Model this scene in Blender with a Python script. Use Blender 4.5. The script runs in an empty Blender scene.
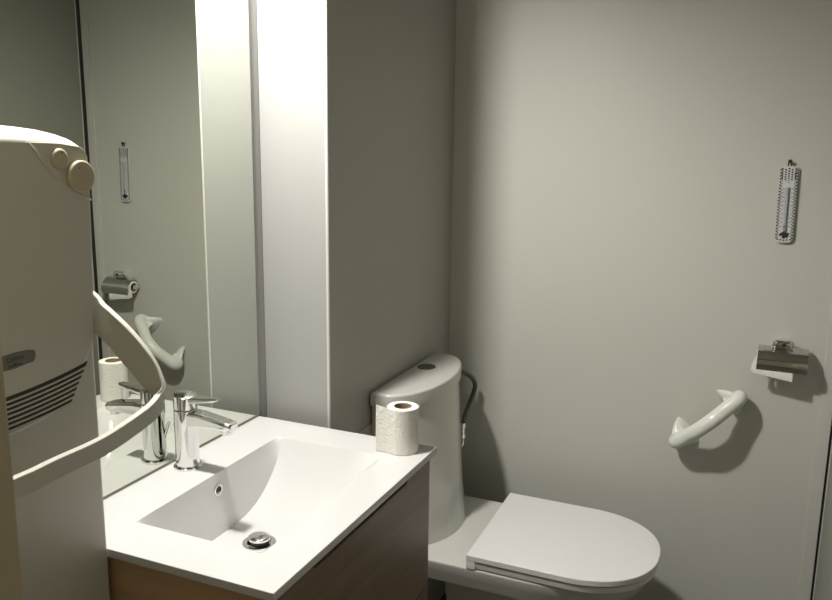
import bpy, bmesh, math, random
from mathutils import Vector, Matrix
random.seed(4)
PI = math.pi
C = bpy.context.scene.collection
V = Vector
ZB = 0.86                      # height of the washbasin's rim above the floor

# ------------------------------------------------------------------ materials
def mat(name, col, rough=0.5, metal=0.0, bump=0.0, bscale=200.0, vary=0.0, coat=0.0, spec=0.5):
    m = bpy.data.materials.new(name); m.use_nodes = True
    nt = m.node_tree; b = nt.nodes['Principled BSDF']
    b.inputs['Base Color'].default_value = (*col, 1); b.inputs['Roughness'].default_value = rough
    b.inputs['Metallic'].default_value = metal; b.inputs['Coat Weight'].default_value = coat
    b.inputs['Specular IOR Level'].default_value = spec
    tc = nt.nodes.new('ShaderNodeTexCoord')
    n = nt.nodes.new('ShaderNodeTexNoise'); n.inputs['Scale'].default_value = bscale; n.inputs['Detail'].default_value = 4
    nt.links.new(tc.outputs['Object'], n.inputs['Vector'])
    if bump:
        bp = nt.nodes.new('ShaderNodeBump'); bp.inputs['Strength'].default_value = bump; bp.inputs['Distance'].default_value = 0.002
        nt.links.new(n.outputs['Fac'], bp.inputs['Height']); nt.links.new(bp.outputs['Normal'], b.inputs['Normal'])
    if vary:
        r = nt.nodes.new('ShaderNodeMapRange')
        r.inputs['To Min'].default_value = 1 - vary; r.inputs['To Max'].default_value = 1 + vary
        mx = nt.nodes.new('ShaderNodeMix'); mx.data_type = 'RGBA'; mx.blend_type = 'MULTIPLY'; mx.inputs[0].default_value = 1
        mx.inputs[6].default_value = (*col, 1)
        n2 = nt.nodes.new('ShaderNodeTexNoise'); n2.inputs['Scale'].default_value = bscale * .2
        nt.links.new(tc.outputs['Object'], n2.inputs['Vector'])
        nt.links.new(n2.outputs['Fac'], r.inputs['Value']); nt.links.new(r.outputs['Result'], mx.inputs[7])
        nt.links.new(mx.outputs[2], b.inputs['Base Color'])
    return m

def wood_mat(name, dark, light, axis):
    m = bpy.data.materials.new(name); m.use_nodes = True
    nt = m.node_tree; b = nt.nodes['Principled BSDF']; L = nt.links
    tc = nt.nodes.new('ShaderNodeTexCoord'); mp = nt.nodes.new('ShaderNodeMapping')
    s = [38, 38, 38]; s[axis] = 2.2; mp.inputs['Scale'].default_value = s
    n = nt.nodes.new('ShaderNodeTexNoise'); n.inputs['Scale'].default_value = 1.0; n.inputs['Detail'].default_value = 7; n.inputs['Distortion'].default_value = .6
    cr = nt.nodes.new('ShaderNodeValToRGB')
    cr.color_ramp.elements[0].position = .3; cr.color_ramp.elements[0].color = (*dark, 1)
    cr.color_ramp.elements[1].position = .72; cr.color_ramp.elements[1].color = (*light, 1)
    L.new(tc.outputs['Object'], mp.inputs['Vector']); L.new(mp.outputs['Vector'], n.inputs['Vector'])
    L.new(n.outputs['Fac'], cr.inputs['Fac']); L.new(cr.outputs['Color'], b.inputs['Base Color'])
    b.inputs['Roughness'].default_value = .42
    return m

M = {}
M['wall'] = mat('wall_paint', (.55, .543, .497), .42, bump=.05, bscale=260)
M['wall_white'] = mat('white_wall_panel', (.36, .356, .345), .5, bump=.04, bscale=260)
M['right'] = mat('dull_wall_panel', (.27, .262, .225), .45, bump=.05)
M['bead'] = mat('white_bead', (.62, .615, .59), .4, bump=.02)
M['recess'] = mat('recess_paint', (.41, .40, .36), .42, bump=.05, bscale=260)  # same wall paint, darkened to carry the shade on the boxed-out wall's side
M['ceiling'] = mat('ceiling_paint', (.45, .44, .40), .8, bump=.1)
M['floor'] = mat('floor_vinyl', (.10, .09, .07), .5, bump=.1, vary=.15, bscale=60)
M['hall'] = mat('hall_paint', (.27, .25, .20), .7, bump=.05)
M['jamb'] = mat('jamb_gloss_paint', (.50, .44, .29), .4, bump=.03)
M['ceramic'] = mat('glazed_ceramic', (.64, .633, .622), .09, spec=.5, bump=.004, bscale=30)
M['toilet'] = mat('toilet_ceramic', (.62, .615, .58), .12, bump=.004, bscale=30)
M['seat'] = mat('seat_plastic', (.79, .785, .775), .3, bump=.01, bscale=100)
M['chrome'] = mat('chrome', (.80, .80, .80), .06, 1.0, bump=.004, bscale=40)
M['button'] = mat('dull_steel', (.22, .22, .20), .25, 1.0, bump=.01)
M['steel'] = mat('polished_steel', (.66, .66, .64), .07, 1.0, bump=.01, bscale=300)
M['darkhole'] = mat('dark_hollow', (.012, .012, .012), .6, bump=.02)
M['silicone'] = mat('grey_joint', (.22, .21, .18), .5, bump=.05)
M['mirror'] = mat('mirror_silver', (.72, .74, .68), .0, 1.0)
M['heater'] = mat('heater_enamel', (.50, .486, .425), .42, bump=.01, bscale=150)
M['knob'] = mat('cream_knob_plastic', (.42, .375, .255), .4, bump=.02)
M['plate'] = mat('dark_grey_plate', (.15, .148, .125), .4, bump=.02)
M['lettering'] = mat('dark_lettering', (.025, .025, .03), .5, bump=.02)
M['slot'] = mat('grille_slot', (.035, .032, .022), .7, bump=.02)
M['wood'] = wood_mat('brown_wood_veneer', (.15, .108, .072), (.23, .165, .11), 1)  # cabinet veneer, shade on the drawer fronts mixed into its colour
M['wood_side'] = wood_mat('tan_wood_veneer', (.50, .33, .18), (.64, .44, .26), 0)  # same veneer, lighter and warmer for the light falling on the cabinet side
M['paper'] = mat('toilet_tissue', (.82, .80, .75), .95, bump=1.0, bscale=170)
M['card'] = mat('cardboard_core', (.33, .24, .15), .9, bump=.2)
M['bar'] = mat('white_bar_plastic', (.74, .75, .69), .25, bump=.01, bscale=60)
M['white_board'] = mat('thermometer_board', (.62, .62, .61), .5, bump=.02)
M['black_print'] = mat('black_print', (.02, .02, .025), .6, bump=.02)
M['glass_tube'] = mat('grey_glass_tube', (.36, .39, .41), .3, bump=.02)
M['hook'] = mat('dark_nail', (.05, .045, .03), .4, .6, bump=.05)
M['hose'] = mat('grey_hose', (.10, .10, .08), .4, .3, bump=.3, bscale=400)
M['rubber'] = mat('black_rubber', (.045, .044, .038), .5, bump=.05)
M['profile'] = mat('aluminium_profile', (.56, .55, .51), .4, .0, bump=.02)

# ------------------------------------------------------------------ helpers
def base_of(p):
    l = V((0, 0, 0))
    while p is not None:
        l = l + p.location; p = p.parent
    return l

FIT = None        # size and stand-off of the heater, drawn up at 1:1 first
def obj(name, bm, m, parent=None, origin=None, smooth=40, fixn=True):
    """link a bmesh that was built in world metres as one mesh object"""
    if FIT is not None and parent is not None: bmesh.ops.transform(bm, matrix=FIT, verts=bm.verts)
    if fixn: bmesh.ops.recalc_face_normals(bm, faces=bm.faces)
    me = bpy.data.meshes.new(name)
    o0 = base_of(parent) if parent else V(origin or (0, 0, 0))
    bmesh.ops.translate(bm, verts=bm.verts, vec=-o0)
    bm.to_mesh(me); bm.free()
    for x in (m if isinstance(m, (list, tuple)) else [m]): me.materials.append(x)
    if smooth:
        me.polygons.foreach_set('use_smooth', [True] * len(me.polygons))
        me.set_sharp_from_angle(angle=math.radians(smooth))
    o = bpy.data.objects.new(name, me); C.objects.link(o)
    if smooth:
        wn = o.modifiers.new('weighted_normal', 'WEIGHTED_NORMAL'); wn.keep_sharp = True
    if parent: o.parent = parent
    else: o.location = o0
    return o

def thing(name, label, cat, loc, group=None):
    o = bpy.data.objects.new(name, None); C.objects.link(o); o.location = loc
    o.empty_display_size = .05
    o['label'] = label; o['category'] = cat
    if group: o['group'] = group
    return o

def tag(o, label, cat, group=None):
    o['label'] = label; o['category'] = cat
    if group: o['group'] = group
    return o

def struct(name, bm, m, **k):
    o = obj(name, bm, m, **k); o['kind'] = 'structure'; return o

def box(bm, x0, x1, y0, y1, z0, z1, bev=0.0, seg=2, mi=0, xf=None):
    t = bmesh.new()
    bmesh.ops.create_cube(t, size=1)
    for v in t.verts:
        v.co = V((x0 + (v.co.x + .5) * (x1 - x0), y0 + (v.co.y + .5) * (y1 - y0), z0 + (v.co.z + .5) * (z1 - z0)))
    if bev: bmesh.ops.bevel(t, geom=list(t.edges), offset=bev, segments=seg, affect='EDGES', profile=.5)
    merge(bm, t, mi, xf)

def merge(bm, t, mi=0, xf=None):
    if xf is not None: bmesh.ops.transform(t, matrix=xf, verts=t.verts)
    mp = {}
    for v in t.verts: mp[v] = bm.verts.new(v.co)
    for f in t.faces:
        try:
            g = bm.faces.new([mp[v] for v in f.verts]); g.material_index = mi
        except ValueError: pass
    t.free()

def loft(bm, rings, cap0=True, cap1=True, mi=0, closed=True):
    vs = [[bm.verts.new(p) for p in r] for r in rings]
    n = len(vs[0])
    for a, b in zip(vs, vs[1:]):
        for i in range(n if closed else n - 1):
            j = (i + 1) % n
            f = bm.faces.new((a[i], a[j], b[j], b[i])); f.material_index = mi
    if cap0: f = bm.faces.new(vs[0][::-1]); f.material_index = mi
    if cap1: f = bm.faces.new(vs[-1]); f.material_index = mi
    return vs

def frame(d):
    d = V(d).normalized()
    a = V((0, 0, 1)) if abs(d.z) < .9 else V((1, 0, 0))
    u = d.cross(a).normalized(); return u, u.cross(d).normalized(), d

def lathe(bm, c, axis, prof, n=40, cap0=True, cap1=True, mi=0):
    """prof: (distance along the axis, radius)"""
    u, w, d = frame(axis); c = V(c)
    rings = [[c + d * h + (u * math.cos(2 * PI * i / n) + w * math.sin(2 * PI * i / n)) * max(r, 1e-5) for i in range(n)] for h, r in prof]
    loft(bm, rings, cap0, cap1, mi)

def smooth_path(pts, n=8):
    P = [V(p) for p in pts]; P = [P[0] * 2 - P[1]] + P + [P[-1] * 2 - P[-2]]
    out = []
    for i in range(1, len(P) - 2):
        a, b, c, d = P[i - 1:i + 3]
        for k in range(n):
            t = k / n
            out.append(.5 * ((2 * b) + (c - a) * t + (2 * a - 5 * b + 4 * c - d) * t * t + (3 * b - a - 3 * c + d) * t ** 3))
    out.append(P[-2]); return out

def tube(bm, path, r, n=14, mi=0, cap=True):
    P = [V(p) for p in path]; rings = []
    u = None
    for i, p in enumerate(P):
        t = (P[min(i + 1, len(P) - 1)] - P[max(i - 1, 0)]).normalized()
        if u is None: u = frame(t)[0]
        u = (u - t * u.dot(t)).normalized(); w = t.cross(u)
        rr = r(i / (len(P) - 1)) if callable(r) else r
        rings.append([p + (u * math.cos(2 * PI * k / n) + w * math.sin(2 * PI * k / n)) * rr for k in range(n)])
    loft(bm, rings, cap, cap, mi)

def prism_x(bm, outline, x0, x1, bev=0.0, mi=0):
    """outline of (y, z) points pushed out along x, bevelled on the x1 side"""
    t = bmesh.new()
    a = [t.verts.new((x0, y, z)) for y, z in outline]; b = [t.verts.new((x1, y, z)) for y, z in outline]
    n = len(a)
    t.faces.new(a[::-1]); top = t.faces.new(b)
    for i in range(n): t.faces.new((a[i], a[(i + 1) % n], b[(i + 1) % n], b[i]))
    bmesh.ops.recalc_face_normals(t, faces=t.faces)
    if bev: bmesh.ops.bevel(t, geom=list(top.edges), offset=bev, segments=3, affect='EDGES', profile=.5)
    merge(bm, t, mi)

def text_bm(s, size, xf, mi=0, extrude=.0002):
    cu = bpy.data.curves.new('lettering', 'FONT'); cu.body = s; cu.size = size; cu.extrude = extrude
    cu.align_x = 'CENTER'; cu.align_y = 'CENTER'; cu.resolution_u = 3
    o = bpy.data.objects.new('lettering', cu); C.objects.link(o)
    dg = bpy.context.evaluated_depsgraph_get(); me = bpy.data.meshes.new_from_object(o.evaluated_get(dg))
    t = bmesh.new(); t.from_mesh(me)
    bpy.data.objects.remove(o); bpy.data.curves.remove(cu); bpy.data.meshes.remove(me)
    bmesh.ops.transform(t, matrix=xf, verts=t.verts)
    return t

# ------------------------------------------------------------------ the room
YB, XR, YN, HC = .805, 1.275, -1.06, 2.50        # far wall, right wall, doorway wall, ceiling
PW, PY = .172, .042                              # boxed-out strip behind the toilet: depth, near face
bm = bmesh.new(); box(bm, -.1, 2.3, -2.6, .9, -.1, 0); struct('floor', bm, M['floor'], smooth=0)
bm = bmesh.new(); box(bm, -.1, 2.3, -2.6, .9, HC, HC + .1); struct('ceiling', bm, M['ceiling'], smooth=0)
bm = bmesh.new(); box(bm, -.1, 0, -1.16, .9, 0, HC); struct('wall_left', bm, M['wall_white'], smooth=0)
bm = bmesh.new(); box(bm, 0, 1.375, YB, YB + .1, 0, HC); struct('wall_back', bm, M['wall'], smooth=0)
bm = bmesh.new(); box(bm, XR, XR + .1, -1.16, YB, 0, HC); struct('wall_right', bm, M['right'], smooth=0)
# doorway wall, with the opening the photograph is taken through
bm = bmesh.new()
box(bm, 0, .40, YN - .1, YN, 0, HC); box(bm, 1.24, XR, YN - .1, YN, 0, HC); box(bm, .40, 1.24, YN - .1, YN, 2.08, HC)
struct('wall_front', bm, M['hall'], smooth=0)
# boxed-out wall behind the toilet: its front strip is a white panel in two lengths
bm = bmesh.new()
box(bm, .003, PW - .003, PY, YB, 0, HC)
struct('wall_niche', bm, M['wall'], smooth=0)
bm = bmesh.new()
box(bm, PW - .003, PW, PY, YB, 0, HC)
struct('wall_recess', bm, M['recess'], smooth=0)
bm = bmesh.new()
SEAM = ZB + .886
box(bm, .001, PW + .0015, PY - .004, PY, 0, SEAM, .0006)
box(bm, .001, PW + .0015, PY - .004, PY, SEAM + .0002, HC, .0006)
struct('wall_pillar', bm, M['wall_white'])
# white corner bead on the edge of the boxed-out wall
bm = bmesh.new(); lathe(bm, (PW - .001, PY - .001, 0), (0, 0, 1), [(0, .0040), (HC, .0040)], 20); struct('trim_5', bm, M['bead'])
# lower lining of that wall, its top edge shows left of the cistern
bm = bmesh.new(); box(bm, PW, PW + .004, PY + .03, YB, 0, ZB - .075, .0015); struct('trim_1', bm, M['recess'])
# slim metal corner profile between far and right wall
bm = bmesh.new()
box(bm, XR - .040, XR - .008, YB - .007, YB, 0, HC, .0015, mi=0)
box(bm, XR - .008, XR - .001, YB - .002, YB, 0, HC, 0, mi=1)
box(bm, XR - .001, XR, YB - .018, YB, 0, HC, 0, mi=1)
box(bm, XR - .003, XR, YB - .022, YB - .018, 0, HC, .0008, mi=0)
struct('trim_2', bm, [M['profile'], M['rubber']])
# door jamb lining at the left of the doorway
bm = bmesh.new(); box(bm, .40, .456, YN - .12, YN + .0, 0, 2.08, .004); struct('trim_3', bm, M['jamb'])
bm = bmesh.new(); box(bm, 1.225, 1.24, YN - .1, YN, 0, 2.08, .002); struct('trim_4', bm, M['jamb'])

# ------------------------------------------------------------------ mirror
t = thing('mirror', 'tall frameless wall mirror behind the washbasin tap', 'mirror', (0, -.33, ZB + .004))
bm = bmesh.new(); box(bm, .001, .005, -.665, 0, ZB + .006, ZB + 1.16); obj('mirror_glass', bm, M['mirror'], t, smooth=0)
bm = bmesh.new(); box(bm, .0005, .0055, -.665, 0, ZB + .001, ZB + .006); obj('bottom_joint', bm, M['silicone'], t, smooth=0)

# ------------------------------------------------------------------ vanity cabinet
D, W = .46, .638
FX = .449
t = thing('vanity_cabinet', 'brown wooden vanity cabinet with drawers under the white washbasin', 'cabinet', (.22, -.32, .26))
ztop = ZB - .0145
bm = bmesh.new()
box(bm, .001, FX - .019, -W + .012, -W + .030, .26, ztop, .001)
box(bm, .001, FX - .019, -.030, -.012, .26, ztop, .001)
box(bm, .001, FX - .019, -W + .030, -.030, .26, .278)
obj('body', bm, M['wood_side'], t)
zs = ZB - .327
def front(z0, z1, notch):
    bm = bmesh.new()
    ys = (-W + .012, -.012)
    o = [(ys[0], z0), (ys[1], z0), (ys[1], z1)]
    if notch: o += [(-.125, z1), (-.132, z1 - .013), (-.497, z1 - .013), (-.512, z1)]
    o += [(ys[0], z1)]
    prism_x(bm, o, FX - .018, FX, .0012)
    return obj('drawer', bm, M['wood'], t)
front(zs + .0018, ZB - .021, True); front(.262, zs - .0018, False)

# ------------------------------------------------------------------ washbasin
wb = thing('washbasin', 'white rectangular washbasin with a sloping bowl on the wooden cabinet', 'washbasin', (.23, -.32, ZB - .0145))
OX0, OX1, OY0, OY1, DEP = .118, .378, -.546, -.098, .121
YC = (OY0 + OY1) / 2
SL = .017
def bowl(x, y):
    s = abs(y - YC) / ((OY1 - OY0) / 2)
    if s >= 1 or x <= OX0 or x >= OX1: return 0.0
    a = 1 - s ** 3.0
    if y < YC: a = min(1.0, (1 - s) / .14) if s > .86 else 1.0      # the near end drops off quickly
    if y < YC: a = max(0.0, 1 - s ** 7)
    g0 = .285
    g = 1.0
    if x > g0:
        q = (x - g0) / (OX1 - g0); g = (1 - q) ** .9 * (1 + .9 * q * (1 - q)); g = min(1, g)
    if x < OX0 + SL: g *= (x - OX0) / SL
    return -DEP * a * g
def lin(a, b, n): return [a + (b - a) * i / n for i in range(n)]
xs = [0, .0015, .02, .06, .10, OX0 - .003, OX0 - .001, OX0] + [OX0 + SL * i / 4 for i in range(1, 5)] + lin(.145, .285, 9) + lin(.285, OX1, 14) + [OX1, OX1 + .002, .40, .43, D - .0015, D]
ys = [-W, -W + .0015, -.60, OY0 - .002, OY0] + [OY0 + .0008 + (OY1 - OY0 - .0016) * i / 64 for i in range(65)] + [OY1, OY1 + .002, -.06, -.03, -.0015, 0]
bm = bmesh.new()
top = {}
for i, x in enumerate(xs):
    for j, y in enumerate(ys):
        z = bowl(x, y)
        if i in (0, len(xs) - 1) or j in (0, len(ys) - 1): z = -.0014
        top[i, j] = bm.verts.new((x, y, ZB + z))
bot = {}
for i, x in enumerate(xs):
    for j, y in enumerate(ys):
        bot[i, j] = bm.verts.new((x, y, ZB + min(bowl(x, y), 0) - .0145))
nx, ny = len(xs), len(ys)
for i in range(nx - 1):
    for j in range(ny - 1):
        bm.faces.new((top[i, j], top[i + 1, j], top[i + 1, j + 1], top[i, j + 1]))
        bm.faces.new((bot[i, j], bot[i, j + 1], bot[i + 1, j + 1], bot[i + 1, j]))
for i in range(nx - 1):
    for j in (0, ny - 1): bm.faces.new((top[i, j], bot[i, j], bot[i + 1, j], top[i + 1, j]))
for j in range(ny - 1):
    for i in (0, nx - 1): bm.faces.new((top[i, j], top[i, j + 1], bot[i, j + 1], bot[i, j]))
obj('bowl', bm, M['ceramic'], wb, smooth=50)
dx, dy, dz = .222, -.327, ZB - DEP
bm = bmesh.new(); lathe(bm, (dx, dy, dz - .004), (0, 0, 1), [(0, .033), (.0055, .033), (.0065, .031), (.0055, .024), (.004, .0235)])
dr = obj('drain', bm, M['chrome'], wb)
bm = bmesh.new(); lathe(bm, (dx, dy, dz), (0, 0, 1), [(.000, .019), (.008, .019)]); obj('drain_neck', bm, M['darkhole'], dr)
bm = bmesh.new(); lathe(bm, (dx, dy, dz + .008), (0, 0, 1), [(0, .0195), (.001, .0215), (.005, .0215), (.0068, .019), (.0076, .012), (.0078, .001)]); obj('drain_plug', bm, M['chrome'], dr)
ox, oy, oz = OX0 + SL * .275, -.321, ZB - .033
bm = bmesh.new(); lathe(bm, (ox, oy, oz), (1, 0, 0), [(-.002, .0125), (.002, .0125), (.0028, .011), (.0022, .0088), (-.002, .0085)], cap1=False)
ov = obj('overflow_ring', bm, M['chrome'], wb)
bm = bmesh.new(); lathe(bm, (ox, oy, oz), (1, 0, 0), [(-.001, .0087), (.0006, .0087)]); obj('overflow_hole', bm, M['darkhole'], ov)

# ------------------------------------------------------------------ tap
fx, fy = .046, -.3135
FIT = Matrix.Translation((0, 0, -ZB * .09)) @ Matrix.Diagonal((1, 1, 1.09, 1))
t = thing('mixer_tap', 'chrome single-lever mixer tap on the washbasin rim', 'tap', (fx, fy, ZB))
R = .0235
bm = bmesh.new(); lathe(bm, (fx, fy, ZB), (0, 0, 1), [(0, .0285), (.004, .0285), (.006, .0265), (.006, R), (.05, R), (.112, R), (.1135, R - .001)])
obj('tap_body', bm, M['chrome'], t)
# spout: flat rounded bar, a little lower and narrower towards its mouth
bm = bmesh.new()
def rrect(w, h, n=6, r=.006):
    out = []
    r = min(r, w / 2 - 1e-4, h / 2 - 1e-4)
    for cx, cz, a0 in ((w / 2 - r, h / 2 - r, 0), (-w / 2 + r, h / 2 - r, PI / 2), (-w / 2 + r, -h / 2 + r, PI), (w / 2 - r, -h / 2 + r, 1.5 * PI)):
        for k in range(n + 1):
            a = a0 + PI / 2 * k / n; out.append((cx + r * math.cos(a), cz + r * math.sin(a)))
    return out
rings = []
for x, zc, w, h in ((.01, .097, .036, .030), (.04, .098, .034, .027), (.075, .0965, .032, .021), (.10, .0945, .031, .018), (.112, .0935, .029, .016), (.1155, .093, .024, .011)):
    rings.append([V((fx + x, fy + a, ZB + zc + b)) for a, b in rrect(w, h)])
loft(bm, rings); obj('spout', bm, M['chrome'], t)
bm = bmesh.new(); lathe(bm, (fx + .098, fy, ZB + .090), (0, 0, -1), [(0, .0125), (.010, .0125), (.011, .011)]); obj('aerator', bm, M['chrome'], t)
bm = bmesh.new()
n = 40; rings = []
for h, r, tilt in ((.1150, R - .0005, 0), (.1155, R, 0), (.1385, R, .10), (.1405, R - .002, .12), (.142, R - .008, .12), (.1425, .002, .12)):
    rings.append([V((fx + r * math.cos(2 * PI * k / n), fy + r * math.sin(2 * PI * k / n), ZB + h - tilt * r * math.cos(2 * PI * k / n))) for k in range(n)])
loft(bm, rings); lv = obj('lever_cap', bm, M['chrome'], t)
bm = bmesh.new(); rings = []
for x, zc, w, h in ((.010, .132, .030, .011), (.03, .1335, .026, .010), (.055, .136, .021, .0075), (.075, .1395, .018, .006), (.080, .1405, .016, .005), (.082, .141, .011, .003)):
    rings.append([V((fx + x, fy + a, ZB + zc + b)) for a, b in rrect(w, h, r=.003)])
loft(bm, rings); obj('lever', bm, M['chrome'], lv)
bm = bmesh.new(); tube(bm, [(fx - .018, fy + .006, ZB + .04), (fx - .034, fy + .006, ZB + .078)], .0032, 10)
obj('pop_up_rod', bm, M['chrome'], t)
FIT = None

# ------------------------------------------------------------------ toilet
ty = .463
tl = thing('toilet', 'white close-coupled toilet with closed D-shaped lid in the corner', 'toilet', (.45, ty, 0))
def dshape(x0, xf, hw, corner, n=36, p=2.4):
    """outline (x, y): flat back at x0, straight sides to `corner`, rounded front reaching xf"""
    out = [(x0, -hw)]
    a = xf - corner
    for k in range(n + 1):
        th = -PI / 2 + PI * k / n
        c, s = math.cos(th), math.sin(th)
        out.append((corner + a * abs(c) ** (2 / p), hw * math.copysign(abs(s) ** (2 / p), s)))
    out.append((x0, hw)); return out
def dloft(bm, layers, **k):
    loft(bm, [[V((x, ty + y, z)) for x, y in dshape(*a, **kw)] for z, a, kw in layers], **k)
XB = PW + .0045
bm = bmesh.new()
dloft(bm, [(ZB - .425, (XB, .350, .174, .222), dict(p=2.0)), (ZB - .415, (XB, .347, .178, .222), dict(p=2.0)), (ZB - .39, (XB, .342, .186, .222), dict(p=2.0)),
           (ZB - .33, (XB, .331, .197, .220), dict(p=2.0)), (ZB - .22, (XB, .321, .205, .218), dict(p=2.0)), (ZB - .10, (XB, .312, .209, .216), dict(p=2.0)),
           (ZB - .028, (XB, .306, .210, .215), dict(p=2.0))])
cis = obj('cistern', bm, M['toilet'], tl)
bm = bmesh.new()
dloft(bm, [(ZB - .027, (XB, .308, .213, .214), dict(p=2.0)), (ZB - .025, (XB, .313, .219, .214), dict(p=2.0)), (ZB + .003, (XB, .313, .219, .214), dict(p=2.0)),
           (ZB + .0075, (XB + .001, .3105, .2165, .214), dict(p=2.0)), (ZB + .010, (XB + .004, .305, .211, .213), dict(p=2.0))])
cl = obj('cistern_lid', bm, M['toilet'], cis)
bm = bmesh.new(); lathe(bm, (.216, ty + .055, ZB + .009), (0, 0, 1), [(0, .026), (.003, .026), (.0045, .0245), (.005, .001)])
obj('flush_button', bm, M['button'], cis)
# pan: rim slab, then the foot
bm = bmesh.new()
zp = ZB - .4255
dloft(bm, [(zp - .060, (XB, .850, .188, .56), dict(p=2.3)), (zp - .030, (XB, .872, .197, .56), dict(p=2.3)), (zp - .006, (XB, .880, .203, .56), dict(p=2.3)), (zp - .001, (XB, .878, .201, .56), dict(p=2.3)), (zp, (XB + .004, .872, .196, .56), dict(p=2.3))])
pan = obj('pan_rim', bm, M['toilet'], tl)
bm = bmesh.new()
dloft(bm, [(0, (.36, .66, .115, .52), {}), (.02, (.36, .66, .113, .52), {}), (.12, (.36, .67, .112, .52), {}), (.24, (.37, .74, .135, .52), {}), (zp - .09, (.375, .815, .170, .54), {}), (zp - .045, (.375, .835, .178, .55), {})])
obj('pan_foot', bm, M['toilet'], tl)
def seat_outline(sc=0.0):
    return dshape(.437 + sc, .893 - sc, .201 - sc, .68, p=2.2, n=48)
def sloft(bm, layers):
    rings = []
    for z, sc in layers:
        r = []
        for x, y in seat_outline(sc):
            r.append(V((x - .025 * y, .4575 + y, z)))
        rings.append(r)
    loft(bm, rings)
bm = bmesh.new(); sloft(bm, [(ZB - .4225, .009), (ZB - .421, .006), (ZB - .4085, .004), (ZB - .4065, .006)]); obj('seat', bm, M['seat'], tl)
bm = bmesh.new(); sloft(bm, [(ZB - .4020, .003), (ZB - .4005, .0008), (ZB - .3875, .0), (ZB - .3858, .0010), (ZB - .3850, .0030)]); obj('seat_lid', bm, M['seat'], tl)
for s in (-1, 1):
    bm = bmesh.new(); box(bm, .4365 - s * .0045, .462 - s * .0045, .4575 + s * .185 - .0145, .4575 + s * .185 + .0145, ZB - .425, ZB - .3995, .003)
    obj('hinge', bm, M['seat'], tl)

# water supply beside the cistern
t = thing('water_hose', 'dark grey flexible water hose at the right side of the cistern', 'hose', (.275, .72, ZB - .27))
bm = bmesh.new()
hx = .275
tube(bm, smooth_path([(.225, .672, ZB - .055), (.245, .677, ZB - .044), (.265, .690, ZB - .046), (hx, .722, ZB - .064), (hx, .758, ZB - .092), (hx, .767, ZB - .112), (hx, .745, ZB - .138), (hx, .715, ZB - .158), (hx, .685, ZB - .176), (hx, .671, ZB - .198)], 6), .0072, 12)
obj('hose_body', bm, M['hose'], t)
bm = bmesh.new(); lathe(bm, (hx, .670, ZB - .196), (0, 0, -1), [(0, .008), (.014, .008), (.015, .0055), (.034, .0055), (.035, .0085), (.047, .0085), (.048, .005)], 12)
va = obj('valve', bm, M['chrome'], t)
bm = bmesh.new(); tube(bm, smooth_path([(hx, .670, ZB - .240), (hx - .002, .669, ZB - .270), (hx - .03, .678, ZB - .300), (PW + .03, .70, ZB - .305), (PW + .003, .705, ZB - .305)], 6), .0045, 10)
obj('pipe', bm, M['chrome'], va)

# ------------------------------------------------------------------ toilet rolls
def roll_bm(c, axis, r, rc, h, turn=0.0, flap=0.0, n=64, paper_mi=0, card_mi=1):
    """paper roll whose outer sheet spirals out and ends in a loose edge"""
    u, w, d = frame(axis); c = V(c); bm = bmesh.new()
    def pt(a, rr, hh): return c + (u * math.cos(a) + w * math.sin(a)) * rr + d * hh
    prof = [(.0, rc), (.0, r - .0015), (.0015, r), (h - .0015, r), (h, r - .0015), (h, rc)]
    rings = [[pt(2 * PI * i / n, rr, hh) for i in range(n)] for hh, rr in prof]
    loft(bm, rings, False, False, paper_mi)
    rings = [[pt(2 * PI * i / n, rr, hh) for i in range(n)] for hh, rr in ((h, rc), (h, rc - .0015), (0, rc - .0015), (0, rc))]
    loft(bm, rings, False, False, card_mi)
    return bm
rx, ry = .400, -.048
t = thing('toilet_paper_roll', 'white toilet paper roll standing on the washbasin corner', 'toilet paper', (rx, ry, ZB))
bm = roll_bm((rx, ry, ZB + .0005), (0, 0, 1), .0335, .0195, .0985)
obj('roll', bm, [M['paper'], M['card']], t)
bm = bmesh.new()
a_cam = math.atan2(-1.5918 - ry, 1.0988 - rx)
rows, lift = [], []
N = 34
A0, A1, RS, LS = a_cam + 1.9, a_cam - .50, .0339, .046
for i in range(25):
    a = A0 + (A1 - A0) * i / 24
    rows.append(V((rx + RS * math.cos(a), ry + RS * math.sin(a), 0))); lift.append(0)
tg = V((math.sin(A1), -math.cos(A1), 0))
for i in range(1, N - 23):
    q_ = i / (N - 24)
    rows.append(rows[24] + tg * (LS * q_) + V((math.cos(A1), math.sin(A1), 0)) * (-.003 * math.sin(PI * q_))); lift.append(.006 * q_ ** 2)
nrm = []
for k in range(len(rows)):
    tg = (rows[min(k + 1, N)] - rows[max(k - 1, 0)]).normalized(); nrm.append(V((-tg.y, tg.x, 0)))
ins = [[V((p.x, p.y, ZB + .001)), V((p.x, p.y, ZB + .0985 + l_)), V((p.x + m_.x * .0004, p.y + m_.y * .0004, ZB + .0985 + l_)), V((p.x + m_.x * .0004, p.y + m_.y * .0004, ZB + .001))] for p, m_, l_ in zip(rows, nrm, lift)]
loft(bm, ins); obj('loose_sheet', bm, M['paper'], t)

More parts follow.
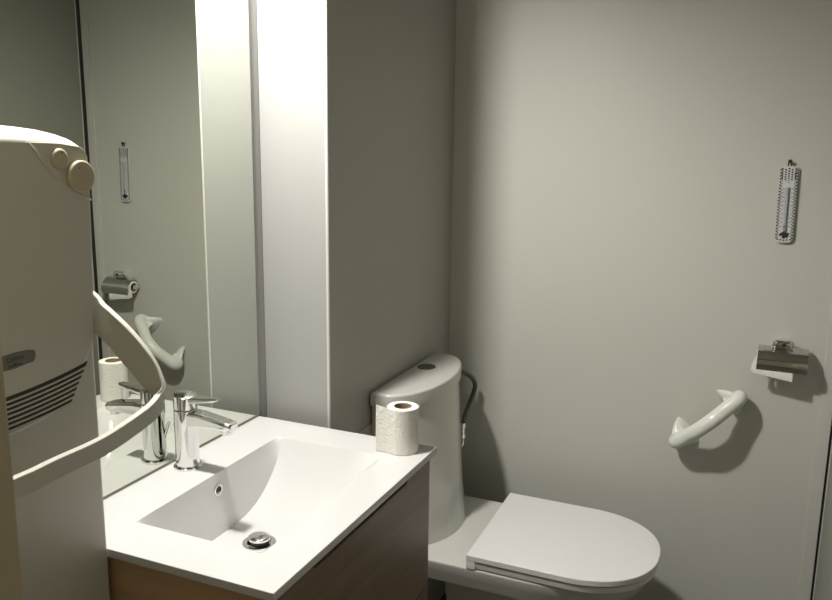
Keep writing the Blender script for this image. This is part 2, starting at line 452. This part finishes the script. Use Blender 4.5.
# holder on the far wall
hx0, hx1, hz = 1.070, 1.194, ZB + .088
ha = .04     # sag of the holder along x
t = thing('toilet_paper_holder', 'chrome toilet paper holder with curved cover on the back wall', 'toilet paper holder', (1.13, YB, ZB + .03))
bm = bmesh.new()
prof = [(p[0], p[1]) for p in smooth_path([(.794, ZB + .112, 0), (.783, ZB + .1145, 0), (.770, ZB + .1115, 0), (.7545, ZB + .1015, 0), (.7435, ZB + .0895, 0), (.7395, ZB + .081, 0), (.7385, ZB + .070, 0), (.7405, ZB + .0575, 0)], 4)]
rings = []
for x in (hx0, hx0 + .0012, hx1 - .0012, hx1):
    k = .0008 if x in (hx0, hx1) else 0
    outer = [(y + k, z - k) for y, z in prof]; inner = [(y + .0015 - k, z - .0015 + k) for y, z in prof[::-1]]
    rings.append([V((x, y, z)) for y, z in outer + inner])
loft(bm, rings); obj('cover', bm, M['steel'], t)
bm = bmesh.new()
cx_, cz_ = 1.130, ZB + .124
lathe(bm, (cx_, YB, cz_), (0, -1, 0), [(0, .0125), (.030, .0125)], 28)
box(bm, cx_ - .027, cx_ + .027, YB - .046, YB - .018, cz_ - .0125, cz_ + .0135, .0115, 5)
mo = obj('mount', bm, M['chrome'], t)
bm = bmesh.new(); lathe(bm, (cx_ + .002, YB - .0455, cz_ + .001), (0, -1, 0), [(0, .0048), (.001, .0048)], 16); obj('screw_hole', bm, M['darkhole'], mo)
bm = bmesh.new()
box(bm, hx0 - .0045, hx0 - .0020, .765, .800, ZB + .073, ZB + .089, .001)
box(bm, hx0 - .0045, cx_, .7965, .800, ZB + .073, ZB + .089, .001)
box(bm, cx_ - .012, cx_ + .012, .7965, .8045, ZB + .073, ZB + .120, .001)
tube(bm, [(hx0 - .0035, .772, ZB + .081), (hx1 - .004, .772, ZB + .081)], .0045, 10)
obj('arm', bm, M['chrome'], t)
t = thing('toilet_paper_roll', 'nearly used up toilet paper roll hanging in the chrome holder', 'toilet paper', (1.13, .772, ZB + .059))
bm = roll_bm((hx0 - .001, .772, ZB + .081), (1, 0, 0), .0220, .0165, .112)
obj('roll', bm, [M['paper'], M['card']], t)
bm = bmesh.new()
# the sheet hangs out below the cover, its torn end slanting
def tailpt(u_, v_): 
    x = hx0 - .008 + (.098) * u_
    z = ZB + .064 - v_ * (.019 + .013 * u_)
    y = .7435 + .003 * v_ - .004 * math.sin(v_ * 2)
    return V((x, y, z))
a = [[tailpt(i / 8, j / 4) for j in range(5)] for i in range(9)]
rings = [r + [p + V((0, .0006, 0)) for p in r[::-1]] for r in a]
loft(bm, rings)
obj('paper_tail', bm, M['paper'], t)
bm = bmesh.new()
# fold of paper at the left end of the roll
rings = []
for z, xo in ((ZB + .094, .0), (ZB + .083, -.004), (ZB + .066, -.010), (ZB + .048, -.011)):
    rings.append([V((hx0 - .002 + xo, .748, z)), V((hx0 + .002, .747, z)), V((hx0 + .002, .7476, z)), V((hx0 - .002 + xo, .7486, z))])
loft(bm, rings); obj('paper_fold', bm, M['paper'], t)

# ------------------------------------------------------------------ grab bar
gl, gr = V((.9065, YB, ZB - .160)), V((1.006, YB, ZB - .064))
t = thing('grab_bar', 'white curved plastic grab bar slanting on the back wall', 'grab bar', (.956, YB, ZB - .112))
ax = (gr - gl).normalized(); pp = V((ax.z, 0, -ax.x)); nn = V((0, -1, 0))
bm = bmesh.new()
half = (gr - gl).length / 2; mid = (gl + gr) / 2
path = []
def q(u_, v_): return mid + ax * u_ + nn * v_
ctrl = [(-half - .004, .020), (-half - .024, .027), (-half - .036, .040), (-half - .028, .056), (-half + .010, .071), (-.03, .084), (0, .087), (.03, .084), (half - .010, .071), (half + .032, .056), (half + .042, .040), (half + .028, .027), (half + .004, .020)]
P = smooth_path([q(*c) for c in ctrl], 6)
tube(bm, P, .0205, 20)
gb = obj('handle', bm, M['bar'], t)
for s, c in ((-1, gl), (1, gr)):
    bm = bmesh.new(); rings = []
    for h, off, wd, th in ((0, 0, .044, .012), (.002, 0, .044, .012), (.004, .001, .0435, .012), (.011, .007, .0415, .014), (.019, .013, .038, .016), (.027, .020, .032, .018), (.034, .026, .0235, .0185), (.040, .030, .017, .016)):
        k = c + nn * h + ax * (s * off)
        rings.append([k + pp * (wd * math.cos(2 * PI * i / 28)) + ax * (th * math.sin(2 * PI * i / 28)) for i in range(28)])
    loft(bm, rings); obj('wall_bracket', bm, M['bar'], t)

# ------------------------------------------------------------------ thermometer
tt = V((1.1015, YB, ZB + .588)); ang = math.radians(-1.0)
TM = Matrix.Translation(tt) @ Matrix.Rotation(-ang, 4, 'Y') if False else Matrix.Translation(tt) @ Matrix.Rotation(-ang * -1, 4, 'Y')
t = thing('thermometer', 'narrow white wall thermometer with black dotted border on the back wall', 'thermometer', tuple(tt))
HW, HH = .0215, .198       # half width, height; local x right, z down from the top
def loc(x, z, y): return TM @ V((x, -y, -z))
o = [(-HW, .006), (-HW * .8, .0015), (0, 0), (HW * .8, .0015), (HW, .006), (HW, HH - .010), (HW * .72, HH - .002), (0, HH), (-HW * .72, HH - .002), (-HW, HH - .010)]
bm = bmesh.new()
loft(bm, [[loc(x, z, .004) for x, z in o], [loc(x, z, .0095) for x, z in o], [loc(x * .98, .0 + z * .998 + .0002, .010) for x, z in o]])
bd = obj('board', bm, M['white_board'], t)
bm = bmesh.new()
def flat(cx, cz, w, h, a=0.0, y=.0100, th=.0005):
    pts = [(-w / 2, -h / 2), (w / 2, -h / 2), (w / 2, h / 2), (-w / 2, h / 2)]
    r = [(cx + px * math.cos(a) - pz * math.sin(a), cz + px * math.sin(a) + pz * math.cos(a)) for px, pz in pts]
    loft(bm, [[loc(x, z, y) for x, z in r], [loc(x, z, y + th) for x, z in r]])
z = .009; k = 0
while z < HH - .012:
    for s in (-1, 1):
        flat(s * (HW - .0026), z, .0048, .0036, .5 * s)
        flat(s * (HW - .0062), z + .0038, .0030, .0026, .5 * s)
    z += .0080; k += 1
for r_ in range(5):
    for c_ in range(-2, 3):
        flat(c_ * .0078, .0065 + r_ * .0062 + (.0026 if c_ % 2 else 0), .0046, .0034, .6)
for c_ in range(-2, 3):
    flat(c_ * .0078, HH - .0065 + abs(c_) * -.0012, .0044, .0034, .5)
obj('border_print', bm, M['black_print'], bd, smooth=0)
bm = bmesh.new()
box_z0, box_z1 = .045, .162
for i in range(10):
    zz = .058 + i * .0108
    for s in (-1, 1):
        flat(s * .0058, zz, .0026, .0008)
        flat(s * .0058, zz + .0036, .0018, .0006); flat(s * .0058, zz + .0072, .0018, .0006)
        lab = str(abs(50 - 10 * i))
        merge(bm, text_bm(lab, .0048, TM @ Matrix.Translation((s * .0102, -.0102, -zz)) @ Matrix.Rotation(PI / 2, 4, 'X')))
merge(bm, text_bm('°C', .0105, TM @ Matrix.Translation((0, -.0102, -.040)) @ Matrix.Rotation(PI / 2, 4, 'X')))
obj('scale', bm, M['black_print'], bd, smooth=0)
bm = bmesh.new()
tube(bm, [loc(0, .054, .0125), loc(0, .160, .0125)], .0036, 12); tube(bm, [loc(0, .158, .0125), loc(0, .166, .0125)], .0040, 12)
tb = obj('tube', bm, M['glass_tube'], t)
bm = bmesh.new(); tube(bm, [loc(-.0012, .152, .0150), loc(-.0012, .170, .0140)], .0018, 8)
obj('tube_liquid', bm, M['black_print'], tb)
bm = bmesh.new()
for (a, b, c) in ((-.0085, .177, .0045), (-.004, .175, .0060), (.0025, .177, .0072), (.0065, .180, .0055), (0, .182, .006), (.0095, .175, .0040)):
    n = 9; r = [(a + c * (1 + .25 * math.sin(5 * i)) * .8 * math.cos(2 * PI * i / n), b + c * math.sin(2 * PI * i / n) * .9) for i in range(n)]
    yy = .0100 + .00004 * abs(a) * 1000
    loft(bm, [[loc(x, z, yy) for x, z in r], [loc(x, z, yy + .0006) for x, z in r]])
obj('dark_motif', bm, M['black_print'], bd, smooth=0)
bm = bmesh.new()
tube(bm, smooth_path([loc(-.0035, .004, .008), loc(-.0030, -.008, .008), loc(0, -.0115, .008), (loc(.0030, -.008, .008)), loc(.0035, .004, .008)], 6), .0016, 8)
lathe(bm, loc(.0005, -.012, 0), (0, -1, 0), [(0, .0022), (.013, .0022), (.013, .0052), (.0145, .0048)], 14)
obj('hanging_loop', bm, M['hook'], t)

# ------------------------------------------------------------------ fan heater with towel rail
FIT = Matrix.Translation((.0674, -.0946, .0419 + ZB * .0613)) @ Matrix.Scale(.9387, 4)
HY, HHW = -.80, .198                 # middle of the heater, half width
ht = thing('fan_heater', 'grey wall fan heater with curved towel rail beside the mirror', 'heater', (0, -.85, ZB - .26))
bm = bmesh.new()
box(bm, -.02, .085, HY - HHW - .012, HY + HHW + .0215, ZB - .32, ZB + .60, .010, 4)
obj('panel', bm, M['heater'], ht)
bm = bmesh.new()
for yy in (-.95, -.72): box(bm, -.0715, .030, yy - .02, yy + .02, ZB - .1, ZB + .4, .002)
obj('mounting_bracket', bm, M['heater'], ht)
# housing outline, right half (distance from the middle, height), from the top middle to the bottom middle
half_o = [(.0, .662), (.05, .6605), (.085, .6585), (.12, .6555), (.155, .6515), (.178, .647), (.190, .640), (.196, .630), (.198, .615), (.1975, .56), (.196, .50), (.194, .45), (.191, .40), (.187, .36), (.183, .338), (.176, .323), (.166, .307), (.155, .290), (.143, .273), (.130, .258), (.110, .2485), (.08, .243), (.04, .2395), (0, .238)]
def outline(inset=0.0, raise_=0.0):
    out = []
    for w, z in half_o:
        k = max(0, (z - .25) / .41)
        zz = z + raise_ * max(0, min(1, (z - .58) / .05)) - inset * (1 if z > .5 else -1) * (1 if (w < .18 or z > .6) else 0)
        out.append((max(w - inset * min(1, w / .02), 0), zz))
    full = [(HY + w, ZB + z) for w, z in out] + [(HY - w, ZB + z) for w, z in out[-2:0:-1]]
    return full
bm = bmesh.new()
rings = []
for x, ins, ra in ((.05, .002, .016), (.058, .0, .016), (.075, 0.0, .013), (.095, 0.0, .008), (.108, 0.0, .003), (.114, .0005, .000), (.1175, .002, -.001), (.119, .0045, -.002), (.1195, .008, -.002)):
    rings.append([V((x, y, z)) for y, z in outline(ins, ra)])
loft(bm, rings); hs = obj('housing', bm, M['heater'], ht, smooth=35)
XF = .1195
# control corner: slightly raised plate bounded by a curve
cy = [(-.716, .6515), (-.704, .640), (-.690, .6225), (-.677, .608), (-.660, .592), (-.642, .579), (-.622, .568), (-.6055, .5625)]
o = [(y, ZB + z) for y, z in cy] + [(-.6055, ZB + .61), (-.6065, ZB + .628), (-.612, ZB + .638), (-.622, ZB + .6435), (-.66, ZB + .649)]
bm = bmesh.new(); prism_x(bm, o, XF - .004, XF + .0012, .001); cp = obj('control_panel', bm, M['heater'], ht)
bm = bmesh.new(); tube(bm, smooth_path([(XF + .001, y, ZB + z) for y, z in cy], 4), .0017, 8); obj('panel_edging', bm, M['heater'], cp)
for (y, z, r, h, nm) in ((-.662, .6265, .0150, .006, 0), (-.6255, .5985, .0250, .009, 1)):
    bm = bmesh.new()
    lathe(bm, (XF, y, ZB + z), (1, 0, 0), [(0, r + .0016), (.0022, r + .0016), (.0024, r - .0005), (.003, r), (h - .0022, r - .0004), (h - .0007, r - .0014), (h, r - .0035), (h, .001)], 48)
    kb = obj('knob', bm, M['knob'], cp); kb['label'] = 'cream round control knob'
    bm = bmesh.new()
    for a in ((2.0,) if nm else (1.4,)):
        lathe(bm, (XF + h - .0005, y + .6 * r * math.cos(a), ZB + z + .6 * r * math.sin(a)), (1, 0, 0), [(0, .0016), (.0008, .0014)], 10)
    obj('knob_mark', bm, M['plate'], kb)
# name plate
o = [(-.800, .356), (-.786, .3585), (-.765, .3590), (-.745, .3575), (-.7325, .3545), (-.7315, .350), (-.7325, .343), (-.736, .338), (-.750, .3375), (-.770, .3355), (-.788, .3365), (-.800, .334)]
bm = bmesh.new(); prism_x(bm, [(y, ZB + z) for y, z in o], XF - .003, XF + .0012, .0008); npl = obj('name_plate', bm, M['plate'], ht)
def face_x(y, z): return Matrix.Translation((XF + .0013, y, ZB + z)) @ Matrix.Rotation(PI / 2, 4, 'Z') @ Matrix.Rotation(PI / 2, 4, 'X')
bm = bmesh.new()
merge(bm, text_bm('Caldou', .0105, face_x(-.768, .3505))); merge(bm, text_bm('soufflant', .0070, face_x(-.769, .3415)))
obj('name_lettering', bm, M['lettering'], npl, smooth=0)
# air grille: dark plate with light bars following the lower edge of the housing
def arc(y, k):      # height of a bar edge along y; k = 0 top ... 1 bottom
    q = (y - HY) / .16
    return (.2985 - .0525 * k) + (.0125 - .001 * k) * q * abs(q) if y > HY else (.2985 - .0525 * k)
def right_end(k):
    return HY + .166 - .040 * k ** 1.1 - .002 * math.sin(k * 3)
bm = bmesh.new()
ks = [i / 14 for i in range(15)]
def strip(k0, k1, x0, x1, mi):
    nseg = 16
    lo, hi = [], []
    for i in range(nseg + 1):
        q = i / nseg
        yr0, yr1 = right_end(k0), right_end(k1)
        y0 = -.965 + (yr0 + .965) * q; y1 = -.965 + (yr1 + .965) * q
        hi.append((y0, ZB + arc(y0, k0))); lo.append((y1, ZB + arc(y1, k1)))
    rings = [[V((x0, a[0], a[1])), V((x1, a[0], a[1])), V((x1, b[0], b[1])), V((x0, b[0], b[1]))] for a, b in zip(hi, lo)]
    loft(bm, rings, mi=mi)
strip(0, 1, XF - .002, XF + .0003, 0)
for i in range(1, 8):
    k = i / 7.35
    strip(k - .028, k + .022, XF - .001, XF + .0022, 1)
obj('air_grille', bm, [M['slot'], M['heater']], ht, smooth=0)
# towel rail
Pr = smooth_path([(.070, -.592, ZB + .405), (.086, -.588, ZB + .396), (.10, -.586, ZB + .383), (.12, -.586, ZB + .370), (.15, -.585, ZB + .347), (.18, -.581, ZB + .313), (.199, -.576, ZB + .276), (.209, -.577, ZB + .252), (.216, -.593, ZB + .240), (.221, -.632, ZB + .231), (.230, -.727, ZB + .2225), (.238, -.818, ZB + .226), (.240, -.87, ZB + .226), (.236, -.93, ZB + .228), (.215, -.985, ZB + .238), (.16, -1.008, ZB + .30), (.09, -1.008, ZB + .36)], 6)
bm = bmesh.new(); rings = []
Nn = None
for i, p in enumerate(Pr):
    T = (Pr[min(i + 1, len(Pr) - 1)] - Pr[max(i - 1, 0)]).normalized()
    N_ = T.cross(V((0, 0, 1)))
    N_.normalize()
    Wd = N_.cross(T).normalized()
    k = min(1, max(0, (i - 26) / 18)); k = k * k * (3 - 2 * k)
    a = .0255 - .0110 * k
    p = p + V((T.z, 0, -T.x)) * (.0085 * (1 - k))
    b = .0055
    ring = []
    for cx, cz in rrect(2 * a, 2 * b, 4, .0022): ring.append(p + Wd * cx + N_ * cz)
    rings.append(ring)
loft(bm, rings); obj('towel_rail', bm, M['heater'], ht, smooth=35)

FIT = None
# ------------------------------------------------------------------ light
lt = bpy.data.lights.new('mirror_lamp_light', 'SPOT')        # shaded lamp above the mirror, wide downward cone
lt.energy = 101.0; lt.color = (1.0, .975, .922); lt.spot_size = math.radians(168); lt.spot_blend = .66; lt.shadow_soft_size = .05
lo = bpy.data.objects.new('mirror_lamp_light', lt); C.objects.link(lo); lo.location = (.10, -.44, ZB + 1.36)

w = bpy.data.worlds.new('world'); bpy.context.scene.world = w; w.use_nodes = True
w.node_tree.nodes['Background'].inputs['Color'].default_value = (1.0, .88, .62, 1)
w.node_tree.nodes['Background'].inputs['Strength'].default_value = .13

# ------------------------------------------------------------------ camera
cd = bpy.data.cameras.new('camera'); co = bpy.data.objects.new('camera', cd); C.objects.link(co)
Fv = V((-.39039586, .89735069, -.205798)); Rv = V((.9158408, .40134213, .01265402)); Uv = V((-.0939505, .18353812, .97851268))
co.matrix_world = Matrix(((Rv.x, Uv.x, -Fv.x, 1.09877), (Rv.y, Uv.y, -Fv.y, -1.59182), (Rv.z, Uv.z, -Fv.z, .68433 + ZB), (0, 0, 0, 1)))
cd.sensor_fit = 'HORIZONTAL'; cd.sensor_width = 36; cd.lens = 36 * 841.88 / 832; cd.clip_start = .02
sc = bpy.context.scene
sc.camera = co
vs = sc.view_settings
vs.view_transform = 'Standard'; vs.look = 'None'; vs.exposure = 0.0; vs.gamma = 1.0; vs.use_curve_mapping = False
